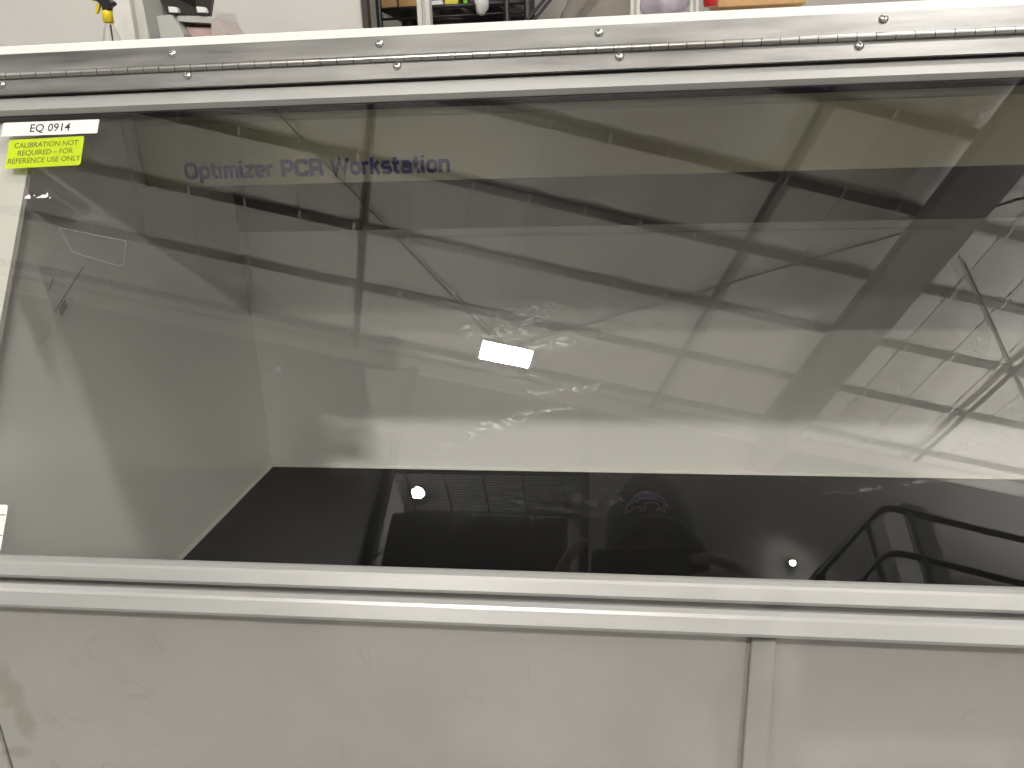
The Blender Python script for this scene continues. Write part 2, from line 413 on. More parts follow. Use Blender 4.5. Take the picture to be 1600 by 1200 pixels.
# round struts and tension rods of the roof bracing
for p in (-1.86, 3.92, 9.5):
    mb = MB().tube([hall(p, 9.85, roof(9.85)-.12), hall(p, -4, roof(-4)-.12)], .042, 8)
    mb.build('strut', m_steel, ceil_root)
def rod(a, b):
    MB().tube([hall(a[0], a[1], roof(a[1])-.10), hall(b[0], b[1], roof(b[1])-.10)], .019, 6).build('brace_rod', m_steel, ceil_root)
rod((-5.9, 2.6), (.62, 8.85)); rod((7.3, 3.75), (.9, 8.95)); rod((1.0, 9.5), (1.8, 9.85)); rod((12.4, 9.3), (7.2, 5.0))

# wall below the roof edge (reflected between roof and worktop), with its own girts
wall = MB(); bar(wall, hall(-18, 9.95, 11.3), hall(19, 9.95, 11.3), .12, 11.3)
wo = wall.build('wall_rear', m_wall); tag(wo, kind='structure')
m_eave = plain('eave_trim_white', (.72, .70, .66), .5)
for z in (11.0,):
    bar(MB(), hall(-18, 9.84, z+.1), hall(19, 9.84, z+.1), .08, .30).build('eave_trim', m_eave, wo)
for p in (-.72, -7.0):
    g = MB(); bar(g, hall(p, 9.80, 10.6), hall(p, 9.80-.001, 0), .1, .1)
    mb = MB(); c = hall(p, 9.80, 0)
    mb.add([c+P_*dx+S_*dy+Vector((0,0,z)) for z in (0, 10.8) for (dx, dy) in ((-.10,-.10),(.10,-.10),(.10,.07),(-.10,.07))],
           [(3,2,1,0),(4,5,6,7),(0,1,5,4),(1,2,6,5),(2,3,7,6),(3,0,4,7)])
    mb.build('wall_column', m_steel, wo)

# ---- high bay lamp reflected in the middle of the pane
lc = Vector((-1.25, -6.22, LAMP_Z))
lamp = empty('high_bay_lamp', lc, 'bright rectangular white high bay lamp hanging from the roof, mirrored in mid pane', 'lamp')
lamp.rotation_euler = (0, 0, -TH)
hx, hy = .335, .160
MB().box((-hx-.02, -hy-.02, .012), (hx+.02, hy+.02, .075)).build('housing', plain('lamp_housing_white', (.7,.7,.68), .4), lamp, bevel=.006)
MB().box((-hx, -hy, .0), (hx, hy, .010)).build('diffuser', emis('lamp_diffuser', (1.0, .97, .92), 930), lamp)
MB().box((-hx*.8, -hy*.5, .076), (hx*.8, hy*.5, .082)).build('added_uplight', emis('added_uplight_glow', (1.0, .97, .92), 1000), lamp)  # glowing top plate added to brighten the roof
for sx in (-1, 1):
    MB().tube([(sx*.28, 0, .075), (sx*.10, 0, 2.75)], .004, 6).build('suspension_wire', m_steel, lamp)

# ---- two round wall lamps
def wall_lamp(p, z, s, label, r, strength):
    c = hall(p, s, z)
    e = empty('wall_lamp', c, label, 'lamp'); e.rotation_euler = (R(90), 0, -TH + math.pi)
    MB().lathe([(0, -.02), (r*1.04, -.02), (r*1.04, -.004), (r, -.002), (0, -.002)], 20).build('housing', plain('lamp_base_white', (.6,.59,.56), .4), e)
    MB().lathe([(0, .055), (r*.5, .05), (r*.85, .032), (r, .0)], 20).build('globe', emis('lamp_globe', (1, .95, .86), strength), e)
    return e

# ---- pallet rack reflected in the worktop
m_rackpost = plain('rack_upright_blue_black', (.012, .016, .028), .42, var=.1)
m_wire = plain('deck_wire_dark', (.02, .021, .024), .4, .4)
m_hole = plain('rack_hole_painted_light', (.75, .74, .72), .5)  # pale colour stands in for light showing through the slots
rack = empty('pallet_rack', (-1.29, -6.6, 0), 'dark pallet rack with open wire deck, mirrored above the black worktop', 'rack')
RB = (-1.29, -6.6, 0); RX0, RX1, RY0, RY1, RZ = -2.43, -.165, -6.10, -7.10, 6.25
for x in (RX0, RX1):
    for y in (RY0, RY1):
        PT = 7.2 if x == RX1 else 6.6; po = MB(); w = .05 if y == RY0 else .016
        po.box((x-w, y-.04, 0), (x+w, y-.034, PT)); po.box((x-w, y-.034, 0), (x-w+.006, y+.04, PT)); po.box((x+w-.006, y-.034, 0), (x+w, y+.04, PT))
        pob = po.build('upright', m_rackpost, rack, shift=RB)
        if y == RY0:
            hb = MB(); hl = MB(); hl.box((-.006, -.002, -.012), (.006, .002, .012)); hm = hl.mesh('slot', m_hole)
            for k in range(30):
                link('slot', hm, pob, (x-RB[0] + (w-.012), y-.0365-RB[1]+.0, 4.2 + k*.076), (0, 0, 0))
    # diagonal lacing
    for k in range(2):
        z0 = 4.0 + k*1.0
        MB().tube([(x, RY0-.04, z0), (x, RY1+.04, z0+.9)], .018, 6).build('lacing', m_rackpost, rack, shift=RB)
for y in (RY0-.07, RY1+.07):
    for z in (RZ-.13, RZ-2.0):
        MB().box((RX0+.05, y-.02, z+.085), (RX1-.05, y+.02, z+.12)).build('beam', m_rackpost, rack, shift=RB)
wm = MB().tube([(-1.13, 0, 0), (1.13, 0, 0)], .0085, 5).mesh('deck_wire', m_wire)
n = 17
for k in range(n):
    link('deck_wire', wm, rack, (0, RY0-.10 + (RY1+.10-(RY0-.10))*k/(n-1) - RB[1], RZ))
wm2 = MB().tube([(0, .46, 0), (0, -.46, 0)], .014, 5).mesh('cross_wire', m_wire)
for k in range(5):
    link('cross_wire', wm2, rack, (-2.27 + k*.46 - RB[0], (RY0+RY1)/2 - RB[1], RZ-.012))
m_tarp = plain('black_wrap', (.007, .009, .014), .35, var=.3, scale=5)
ld = MB(); ld.box((-2.3, -7.05, 4.28), (-.33, -6.15, 5.66))
tag(ld.build('wrapped_load', m_tarp, None, bevel=.04), 'black wrapped load on the rack level beneath the wire deck, mirrored in worktop', 'pallet load')

wall_lamp(-.20, 8.14, 9.80, 'round glowing wall lamp seen through the wire deck in the worktop reflection', .105, 5200)
wall_lamp(6.34, 8.14, 9.80, 'small warm wall lamp mirrored low in the pane near the cap', .05, 2900)

# ---- rolling platform ladder mirrored at lower right
m_tube = plain('ladder_black_tube', (.012, .012, .014), .35, var=.1)
def arc(p, q, r, n=5):
    return [p + (q-p)*t/n for t in range(n+1)]
lad = empty('platform_ladder', (2.4, -3.2, 0), 'black tubular handrail of a platform ladder mirrored at lower right of the pane', 'ladder')
LB = (2.4, -3.2, 0)
LAD = []   # filled below from measured points
def soft(pts, k=4, it=2):
    pts = [Vector(p) for p in pts]
    for _ in range(it):
        out = [pts[0]]
        for i in range(len(pts)-1):
            out += [pts[i]*.75+pts[i+1]*.25, pts[i]*.25+pts[i+1]*.75]
        out.append(pts[-1]); pts = out
    return pts
def lp(p, z, s=2.6): return hall(p-.06, s, max(0, z-.10))
top = soft([lp(1.0, 2.18), lp(1.99, 3.24), lp(2.50, 3.80), lp(2.64, 3.93), lp(2.86, 3.92), lp(3.54, 3.88), lp(4.6, 3.86)])
MB().tube(top, .023, 10).build('handrail', m_tube, lad, shift=LB)
mid = soft([lp(1.5, 2.45), lp(2.30, 3.30), lp(2.46, 3.50), lp(2.60, 3.60), lp(2.78, 3.60), lp(3.43, 3.55), lp(4.6, 3.50)])
MB().tube(mid, .021, 10).build('mid_rail', m_tube, lad, shift=LB)
for (p, zt) in ((2.49, 3.78), (2.80, 3.91), (4.5, 3.86), (2.12, 3.36)):
    MB().tube([lp(p, zt), lp(p, 0.0 if p > 2.2 else 2.4)], .021, 10).build('post', m_tube, lad, shift=LB)
pf = MB(); 
pf.add([lp(2.49, z, s) for z in (2.62, 2.66) for s in (2.6, 3.3)] + [lp(4.5, z, s) for z in (2.62, 2.66) for s in (2.6, 3.3)],
       [(0,1,3,2),(4,6,7,5),(0,4,5,1),(2,3,7,6),(0,2,6,4),(1,5,7,3)])
pf.build('platform', m_tube, lad, shift=LB)
for k in range(8):
    p = 2.4 - k*.26; z = 2.35 - k*.30
    st = MB(); st.add([lp(p-.12, zz, s) for zz in (z, z+.03) for s in (2.6, 3.3)] + [lp(p+.12, zz, s) for zz in (z, z+.03) for s in (2.6, 3.3)],
                      [(0,1,3,2),(4,6,7,5),(0,4,5,1),(2,3,7,6),(0,2,6,4),(1,5,7,3)])
    st.build('step', m_tube, lad, shift=LB)
for s in (2.6, 3.3):
    MB().tube([lp(2.45, 2.62, s), lp(.3, .1, s)], .025, 8).build('stringer', m_tube, lad, shift=LB)
# a pale steel column behind the ladder
cpos = lp(5.0, 0, 5.2)
MB().box((-.16, -.16, 0), (.16, .16, 5.95)).build('steel_column', plain('column_grey', (.20,.20,.195), .5), None, cpos, (0,0,-TH), bevel=.01)
tag(bpy.data.objects['steel_column'], 'grey square steel column mirrored behind the black ladder rail', 'column')

# =================================================================== the workstation
n_ = Vector((0, -math.cos(TILT), math.sin(TILT)))
V_ = Vector((0, math.sin(TILT), math.cos(TILT)))
G0 = CAM - n_*DIST
def GP(u, v, w): return G0 + Vector((u, 0, 0)) + V_*v + n_*w
PHI = math.pi/2 - TILT
WB = Vector((.04, .66, 0))
ws = empty('pcr_workstation', WB, 'white laboratory workstation cabinet with sloped clear sash and black worktop', 'workstation')
XL, XR = -.515, .700          # inner faces of the side panels
XO0, XO1 = -.535, .720
YB = 1.0643                     # back panel face
ZW = 1.0142                   # worktop
def yz(v, w): q = GP(0, v, w); return (q.y, q.z)
# side panels
for (a, b) in ((XO0, XL), (XR, XO1)):
    poly = [yz(-.046, -.016), yz(.396, -.016), (1.082, yz(.396, -.016)[1]), (1.082, .0), (yz(-.046, -.016)[0]+.02, .0)]
    MB().prism(poly, 'x', a, b).build('side_panel', m_inner, ws, shift=WB)
MB().box((XL+.0005, YB, .02), (XR-.0005, YB+.016, 1.575)).build('back_panel', m_inner, ws, shift=WB)
zt = GP(0, .4020, 0).z
tp = MB(); tp.prism([(yz(.4020, .004)[0]+.012, zt-.0005), (1.084, zt-.0005), (1.084, zt-.018), (yz(.4020, .004)[0]+.012, zt-.018)], 'x', XO0, XO1)
tp.build('top_panel', m_white, ws, shift=WB)
MB().box((XL+.001, yz(-.05, -.02)[0]+.004, ZW-.02), (XR-.001, YB-.0015, ZW)).build('work_surface', m_black, ws, shift=WB)
# pale bead of sealant where worktop meets the back
bead = MB(); bead.prism([(YB-.0005, ZW+.0002), (YB-.004, ZW+.0002), (YB-.003, ZW+.0024), (YB-.0005, ZW+.004)], 'x', XL+.002, XR-.002)
bead.build('sealant_bead', plain('sealant_cream', (.72, .70, .64), .15, var=.02), ws, shift=WB)
bead = MB(); bead.prism([(XL+.0003, ZW+.0002), (XL+.004, ZW+.0002), (XL+.003, ZW+.0025), (XL+.0003, ZW+.004)], 'y', .45, YB-.006)
bead.build('sealant_bead', bpy.data.materials['sealant_cream'], ws, shift=WB)
# lamp housing under the roof of the cabinet, its brushed front plate and lettering
MB().box((XL+.001, .8508, 1.4565), (XR-.001, YB-.001, 1.5600)).build('lamp_housing', m_hood, ws, shift=WB)
MB().box((XL+.001, .8490, 1.5223), (XR-.001, .8505, 1.5600)).build('housing_cover', plain('housing_cover_bronze', (.46,.44,.37), .35, .2), ws, shift=WB)
r = .0195; x0, x1, z0, z1 = XL+.0015, XR-.002, 1.4548, 1.5212
poly = [(x0, z1), (x1, z1), (x1, z0)] + [(x0+r-r*math.sin(a), z0+r-r*math.cos(a)) for a in [R(9*i) for i in range(0, 11)]]
plate = MB().prism(poly, 'y', .8482, .8505).build('housing_plate', m_plate, ws, shift=WB)
MB().box((XL+.0012, YB-.004, 1.3787), (XR-.0012, YB-.0008, 1.4560)).build('back_strip', m_strip, ws, shift=WB)
MB().box((-.286, YB-.005, 1.3655), (.452, YB-.0006, 1.3684)).build('reflection_strip', m_white, ws, shift=WB)  # white strip stands in for a housing reflection on the back panel

# ---- stroke built lettering for the housing plate
def rounded(pts, r, n=5):
    out = [Vector((*pts[0], 0))]
    for i in range(1, len(pts)-1):
        a, b, c = Vector((*pts[i-1], 0)), Vector((*pts[i], 0)), Vector((*pts[i+1], 0))
        d1, d2 = (a-b), (c-b); rr = min(r, d1.length*.5, d2.length*.5)
        p, q = b + d1.normalized()*rr, b + d2.normalized()*rr
        for k in range(n+1):
            t = k/n; out.append(p*(1-t)**2 + b*2*t*(1-t) + q*t*t)
    out.append(Vector((*pts[-1], 0))); return out
def stroke(mb, pts, w, depth, closed=False, y=0.0):
    n = len(pts); L_, R_ = [], []
    for i in range(n):
        if closed: a, c = pts[(i-1) % n], pts[(i+1) % n]
        else: a, c = pts[max(i-1, 0)], pts[min(i+1, n-1)]
        b = pts[i]
        d1 = (b-a).normalized() if (b-a).length > 1e-9 else (c-b).normalized()
        d2 = (c-b).normalized() if (c-b).length > 1e-9 else d1
        t = (d1+d2).normalized(); nrm = Vector((-t.y, t.x, 0))
        k = max(.45, Vector((-d1.y, d1.x, 0)).dot(nrm))
        L_.append(b + nrm*w/2/k); R_.append(b - nrm*w/2/k)
    m = n if closed else n-1
    for i in range(m):
        j = (i+1) % n
        q = [L_[i], R_[i], R_[j], L_[j]]
        mb.add([(p.x, p.y, y) for p in q], [(0, 1, 2, 3)])
def rrect(x0, y0, x1, y1, r):
    n = 5; out = []
    for (cx, cy, a0) in ((x1-r, y1-r, 0), (x0+r, y1-r, 90), (x0+r, y0+r, 180), (x1-r, y0+r, 270)):
        for k in range(n+1):
            a = R(a0 + 90*k/n); out.append(Vector((cx+r*math.cos(a), cy+r*math.sin(a), 0)))
    return out
G = {  # glyph: advance, strokes (points, corner radius or 'o' for closed)
 'O': (1.00, [('o', (.12, .11, .84, .89, .26))]),
 'o': (.76, [('o', (.11, .10, .63, .66, .2))]),
 'p': (.78, [('o', (.11, .10, .64, .66, .2)), ([(.11, .72), (.11, -.26)], 0)]),
 't': (.50, [([(.19, .95), (.19, .10), (.46, .10)], .16), ([(.0, .66), (.46, .66)], 0)]),
 'i': (.30, [([(.11, 0), (.11, .76)], 0), ([(.11, .86), (.11, 1.03)], 0)]),
 'm': (1.08, [([(.11, 0), (.11, .76)], 0), ([(.11, .66), (.52, .66), (.52, 0)], .18), ([(.52, .66), (.92, .66), (.92, 0)], .18)]),
 'z': (.66, [([(.04, .66), (.56, .66), (.06, .10), (.60, .10)], 0)]),
 'e': (.75, [([(.14, .37), (.63, .37), (.63, .66), (.11, .66), (.11, .10), (.62, .10)], .18)]),
 'r': (.52, [([(.11, 0), (.11, .76)], 0), ([(.11, .45), (.14, .66), (.48, .66)], .16)]),
 'P': (.88, [([(.12, 0), (.12, 1)], 0), ([(.12, .89), (.76, .89), (.76, .40), (.12, .40)], .2)]),
 'C': (.96, [([(.82, .68), (.82, .89), (.12, .89), (.12, .11), (.82, .11), (.82, .34)], .22)]),
 'R': (.96, [([(.12, 0), (.12, 1)], 0), ([(.12, .89), (.76, .89), (.76, .44), (.12, .44)], .2), ([(.66, .44), (.80, .34), (.80, 0)], .12)]),
 'W': (1.24, [([(.06, 1), (.32, .08), (.60, .92), (.88, .08), (1.14, 1)], 0)]),
 'k': (.68, [([(.11, 0), (.11, 1)], 0), ([(.14, .36), (.56, .76)], 0), ([(.28, .44), (.58, 0)], 0)]),
 's': (.70, [([(.58, .66), (.10, .66), (.10, .38), (.60, .38), (.60, .10), (.06, .10)], .13)]),
 'a': (.76, [([(.10, .66), (.62, .66), (.62, 0)], .18), ([(.62, .41), (.11, .41), (.11, .10), (.62, .10)], .14)]),
 'n': (.78, [([(.11, 0), (.11, .76)], 0), ([(.11, .66), (.64, .66), (.64, 0)], .18)]),
 ' ': (.42, []),
}
def lettering(text, width, height, sw):
    adv = sum(G[c][0] + .045 for c in text); k = width/adv
    mb = MB(); x = 0; lay = 0
    for c in text:
        for (a, b) in G[c][1]:
            lay += 1; y = 0.000004*(lay % 6)
            if a == 'o':
                pts = [Vector(((x+p.x)*k, p.y*height, 0)) for p in rrect(*b)]
                stroke(mb, pts, sw, 0, True, y)
            else:
                src = rounded(a, b) if b else [Vector((*p, 0)) for p in a]
                stroke(mb, [Vector(((x+p.x)*k, p.y*height, 0)) for p in src], sw*(1.08 if c in 'OPCRW' else 1), 0, False, y)
        x += G[c][0] + .045
    return mb
lt = lettering('Optimizer PCR Workstation', .3038, .0181, .0042)
lt.v = [(v[0] - .4646, .8480 - v[2]*1.0, 1.4628 + v[1]) for v in lt.v]
lto = lt.build('lettering', m_navy, plate, shift=WB, weld=False)

# pale flange behind the pane on both sides
for (a, b) in ((-.534, -.4660), (.645, .719)):
    MB().prism([(-.046, -.0125), (-.046, -.0078), (.362, -.0078), (.362, -.0125)], 'x', a, b).build('front_flange', m_flange, ws, G0-WB, (PHI, 0, 0))
# ---- sash: pane, rails
sash = MB().box((-.530, -.012, -.006), (.716, .352, 0)).build('sash_pane', m_glass, ws, G0-WB, (PHI, 0, 0))
for i, (u, v, ln, wd, ang, st) in enumerate(SMEARS):
    so = MB().add([(-1,-1,0),(1,-1,0),(1,1,0),(-1,1,0)], [(0,1,2,3)]).build('smear', m_smear, sash, (u, v, .00006 + i*4e-6), (0, 0, R(ang)))
    so.scale = (ln, wd, 1); so.color = (st, st, st, 1)
def rail(prof, name, parent, m, a=-.537, b=.722):
    return MB().prism(prof, 'x', a, b).build(name, m, parent)
rail([(.3395, -.0075), (.3395, -.0005), (.3425, .0045), (.3532, .0045), (.3532, .0005), (.389, .0005), (.389, -.0075)], 'top_rail', sash, m_rail)
rail([(.3386, -.0078), (.3386, -.0002), (.3396, .0006), (.3396, -.0078)], 'gasket', sash, m_gap)
rail([(-.0105, -.0100), (-.0105, .0008), (-.0118, .0030), (-.0145, .0058), (-.0165, .0064), (-.0240, .0064), (-.0258, .0048), (-.0262, .0020), (-.0262, -.010)], 'bottom_rail', sash, m_rail)
lower = MB().prism([(-.0285, -.0105), (-.0285, .0002), (-.0300, .0040), (-.0330, .0062), (-.0352, .0066), (-.0440, .0066), (-.0458, .0052), (-.0458, -.012)], 'x', -.537, .722)
lower.build('lower_rail', m_rail, ws, G0-WB, (PHI, 0, 0))
MB().prism([(-.0264, -.0105), (-.0264, -.0045), (-.0284, -.0045), (-.0284, -.0105)], 'x', -.535, .720).build('gap_shade_strip', plain('gap_shade_grey', (.22,.217,.21), .6), ws, G0-WB, (PHI, 0, 0))  # grey strip paints the soft shade in the gap between rails
# cabinet front strip above the hinge
MB().prism([(.3905, -.016), (.3905, .0055), (.3920, .0070), (.4000, .0070), (.4022, .0050), (.4028, -.002), (.4028, -.016)], 'x', -.537, .722).build('front_strip', m_strip_white, ws, G0-WB, (PHI, 0, 0))
# lower front panel, joint and strip
ypan = .4315
fp = MB().box((-.4545, ypan, .0), (.0935, ypan+.014, 1.2060)); fp.build('front_panel', m_panel, ws, shift=(0,0,0), loc=-WB)
fp = MB().box((.1125, ypan+.0012, .0), (.720, ypan+.014, 1.2060)); fp.build('front_panel', m_panel, ws, shift=(0,0,0), loc=-WB)
MB().box((-.536, ypan-.002, .0), (-.4562, ypan+.014, 1.2060)).build('front_panel', m_panel, ws, shift=(0,0,0), loc=-WB, bevel=.002)
MB().box((.0965, ypan-.0028, .0), (.1120, ypan+.010, 1.1890)).build('joint_strip', m_panel, ws, shift=(0,0,0), loc=-WB, bevel=.0012)
MB().box((.0936, ypan+.0016, .0), (.0964, ypan+.013, 1.2060)).build('joint_seal', plain('joint_beige', (.42,.38,.33), .6), ws, shift=(0,0,0), loc=-WB)
MB().prism([(ypan+.0005, 1.2065), (ypan+.0005, 1.1960), (ypan-.0035, 1.1975), (ypan-.0035, 1.2065)], 'x', -.537, .722).build('under_lip', m_gap, ws, shift=WB)

# ---- piano hinge
VP_ = .3703; WP = .0098; PIT = .0133
up_leaf = MB().box((-.537, VP_+.0022, .0072), (.722, .3915, .0090)).build('hinge_leaf', m_hinge, ws, G0-WB, (PHI, 0, 0))
lo_leaf = MB().box((-.537, .3540, .0072), (.722, VP_-.0022, .0090)).build('hinge_leaf', m_hinge, ws, G0-WB, (PHI, 0, 0))
# spacer behind the lower leaf, set back so that the leaf overhangs
MB().box((-.535, .3590, .0006), (.720, VP_-.004, .0071)).build('hinge_packer', m_gap, sash)
def knuckle(sign):
    mb = MB(); h = PIT/2 - .00028; rr = .0029; prof = []
    for k in range(17):
        a = R(-90*sign*0 + 360*k/16)
        prof.append((rr*math.sin(a), rr*math.cos(a)))
    vs = [(x, q[0], q[1]) for x in (-h, h) for q in prof[:-1]]
    mb.add(vs, [(i, (i+1) % 16, 16+(i+1) % 16, 16+i) for i in range(16)], 0, True)
    return mb.mesh('knuckle', m_knuckle)
kn = {1: knuckle(1), -1: knuckle(-1)}
nk = int(1.256/PIT)
for k in range(nk):
    u = -.5365 + PIT*(k+.5); sgn = 1 if k % 2 else -1
    link('knuckle', kn[sgn], up_leaf if sgn > 0 else lo_leaf, (u, VP_, WP - .00010*(sgn < 0)))
MB().tube([(-.538, VP_, WP-.0003), (.723, VP_, WP-.0003)], .0021, 10).build('hinge_pin', m_recess_shade, up_leaf)  # dark colour paints the shade between knuckles
# pan head screws, shade of the cross recess painted as flat dark bars
def screw_mesh():
    mb = MB(); rr = .0034
    prof = [(rr, 0), (rr*1.0, .0005), (rr*.92, .0012), (rr*.72, .0019), (rr*.42, .0023), (.0008, .0024)]
    mb.lathe(prof, 18)
    for a in (0, 90):
        c, s = math.cos(R(a)), math.sin(R(a))
        pts = [(-.0016, -.0003), (.0016, -.0003), (.0016, .0003), (-.0016, .0003)]
        mb.add([(x*c-y*s, x*s+y*c, .00243) for (x, y) in pts], [(0, 1, 2, 3)], 1)
    mb.lathe([(.0009, .00242), (.0001, .00242)], 8, mi=1)
    return mb.mesh('screw', [m_screw, m_recess_shade])
sme = screw_mesh()
for (u, v, a) in ((-.3483, .3910, 20), (-.1748, .3912, 65), (-.0022, .3916, 40), (.2055, .3920, 10), (.40, .3916, 30)):
    link('screw', sme, up_leaf, (u*.983, v*.983, .0090), (0, 0, R(a)))
for (u, v, a) in ((-.4957, .3692, 35), (-.3324, .3702, 5), (-.159, .3704, 15), (.0133, .3702, 45), (.187, .3706, 30), (.37, .3702, 60)):
    link('screw', sme, lo_leaf, (u*.983, v*.983, .0090), (0, 0, R(a)))

# ---- stickers on the pane
def text_mesh(body, size, align='CENTER', bold=0.0, spacing=1.0, line=1.0):
    cu = bpy.data.curves.new('txt', 'FONT'); cu.body = body; cu.size = size; cu.align_x = align; cu.align_y = 'CENTER'
    cu.offset = bold; cu.space_character = spacing; cu.space_line = line; cu.resolution_u = 3
    o = bpy.data.objects.new('txt', cu); col.objects.link(o)
    dg = bpy.context.evaluated_depsgraph_get()
    me = bpy.data.meshes.new_from_object(o.evaluated_get(dg))
    bpy.data.objects.remove(o); return me
def rr_sheet(x0, y0, x1, y1, r, t=.0002, z=.0):
    pts = rrect(x0, y0, x1, y1, r); return MB().prism([(p.x, p.y) for p in pts], 'z', z, z+t)
eq = rr_sheet(-.0422, -.0062, .0422, .0062, .0004).build('asset_label', m_lab, ws, GP(-.4456, .3276, .0003)-WB, (PHI, 0, 0))
eq['label'] = 'white printed strip label reading EQ 0914'
link('lettering', text_mesh('EQ 0914', .0098, spacing=1.02, bold=.00013), eq, (0, 0, .00026), mats=m_text)
yl = rr_sheet(-.0328, -.0128, .0328, .0128, .0022, .0002).build('calibration_label', m_yel, ws, GP(-.4466, .3058, .0003)-WB, (PHI, 0, 0))
yl.rotation_euler = (Matrix.Rotation(PHI, 3, 'X') @ Matrix.Rotation(R(1.2), 3, 'Z')).to_euler()
yl['label'] = 'fluorescent yellow label reading CALIBRATION NOT REQUIRED - FOR REFERENCE USE ONLY'
link('lettering', text_mesh('CALIBRATION NOT\nREQUIRED \u2013 FOR\nREFERENCE USE ONLY', .0064, spacing=.98, line=1.08, bold=.00005), yl, (.0004, .0002, .00026), mats=m_yeltext)
lw = rr_sheet(-.045, -.0168, 0, .0168, .0018).build('blank_label', m_lab, ws, GP(-.4262, .0078, .0003)-WB, (PHI, 0, 0))
for y in (.0095, -.0050):
    MB().box((-.045, y-.0003, .00022), (-.0006, y+.0003, .00028)).build('printed_line', m_text, lw)
# torn label residue and clear tape
m_res = plain('paper_residue', (.82, .81, .78), .8)
def shard(pts, u, v, name='label_residue'):
    MB().prism(pts, 'z', .0001, .0004).build(name, m_res, ws, GP(u, v, 0)-WB, (PHI, 0, 0))
shard([(-.0028, -.0015), (.0028, -.0015), (.0022, .0008), (.0006, .0022), (-.0008, .001), (-.002, .0006)], -.4545, .2672)
shard([(-.005, -.0013), (.004, -.0013), (.0055, -.0003), (.0046, .0035), (.0034, .0012), (.001, .0015), (-.0015, .0003)], -.4425, .2674)
shard([(-.0006, -.0005), (.0006, -.0005), (.0006, .0006), (-.0005, .0007)], -.4490, .2682)
shard([(-.0006, -.0004), (.0008, -.0005), (.0006, .0006), (-.0005, .0004)], -.4352, .2660)
def uvpx(x, y):
    d = fw*F_PX + rt*(x-800) - up*(y-600); t = (G0-CAM).dot(n_)/d.dot(n_); q = CAM + d*t
    return (q.x, (q-G0).dot(V_))
m_tape = plain('tape_edge_glue', (.20, .197, .185), .6, var=.3, scale=300)
quad = [uvpx(92, 356), uvpx(198, 377), uvpx(193, 415), uvpx(183, 415), uvpx(112, 393)]
for i in range(5):
    a, b = Vector((*quad[i], 0)), Vector((*quad[(i+1) % 5], 0)); d = (b-a).normalized(); s = Vector((-d.y, d.x, 0))*.00017
    MB().prism([(a-s).xy, (b-s).xy, (b+s).xy, (a+s).xy], 'z', .0001, .00025).build('tape_edge', m_tape, ws, G0-WB, (PHI, 0, 0))

# ---- instruction sheet on the inner left side panel
def deep(y, z): return (y*1.1444, 1.5+(z-1.5)*1.1444)
sh = MB().prism([deep(.578, 1.356), deep(.572, 1.412), deep(.604, 1.427), deep(.657, 1.400), deep(.622, 1.374)], 'x', XL+.0002, XL+.0008)
sho = sh.build('instruction_sheet', plain('sheet_grey_white', (.80, .79, .76), .5), ws, shift=WB)
for (a, b, w) in ((deep(.577, 1.3900), deep(.585, 1.3985), .0007), (deep(.5785, 1.3722), deep(.626, 1.4020), .0007)):
    d = Vector((b[0]-a[0], b[1]-a[1], 0)).normalized(); s = Vector((-d.y, d.x, 0))*w
    MB().prism([(a[0]-s.x, a[1]-s.y), (b[0]-s.x, b[1]-s.y), (b[0]+s.x, b[1]+s.y), (a[0]+s.x, a[1]+s.y)], 'x', XL+.0009, XL+.0012).build('printed_line', plain('print_mid_grey', (.42,.41,.38), .6), sho, shift=WB)
MB().prism([deep(.585, 1.3665), deep(.584, 1.3735), deep(.594, 1.3795), deep(.595, 1.3725)], 'x', XL+.0009, XL+.0012).build('printed_square', plain('print_grey', (.45,.44,.42), .6), sho, shift=WB)

# =================================================================== what stands behind, seen over the top
def sight(x, y, Y):
    """point at distance Y seen in the direction measured in the photograph"""
    d = fw*F_PX + rt*(x-800) - up*(y-600); return CAM + d*(Y/d.y)
def slab(px, Y, depth, name, m, parent=None, base=(0,0,0), bevel=0):
    pts = [sight(x, y, Y) for (x, y) in px]
    return MB().prism([(p.x, p.z) for p in pts], 'y', Y, Y+depth).build(name, m, parent, shift=base, bevel=bevel)
m_wallw = plain('partition_white_paint', (.56, .545, .525), .5, var=.02, scale=3)
pw = MB().box((-4.5, 3.55, 0), (-1.03, 3.62, 3.4)); po_ = pw.build('partition_wall', m_wallw, bevel=.012)
tag(po_, 'plain white partition wall behind the spray bottle and grey instrument', 'wall')
pe = MB().box((-1.03, 3.56, 0), (-1.005, 3.61, 3.4)); pe.build('edge_trim', plain('trim_dark_brown', (.035,.022,.018), .5), po_)
MB().box((-2.12, 3.47, 0), (-2.03, 3.548, 3.4)).build('wall_post', plain('post_white', (.66,.645,.61), .45), po_, bevel=.004)
MB().box((-2.03, 3.50, 0), (-1.985, 3.548, 3.4)).build('wall_post', plain('post_grey', (.56,.55,.52), .45), po_, bevel=.004)
bw = MB().box((-1.6, 5.6, 0), (5, 5.7, 4)); tag(bw.build('wall_background', plain('far_wall_grey', (.40,.38,.35), .6, var=.1, scale=1.2)), kind='structure')

ct = MB().box((-2.35, 2.78, 0), (-1.15, 3.42, 1.70)).build('counter', m_wallw, bevel=.01); tag(ct, kind='structure')
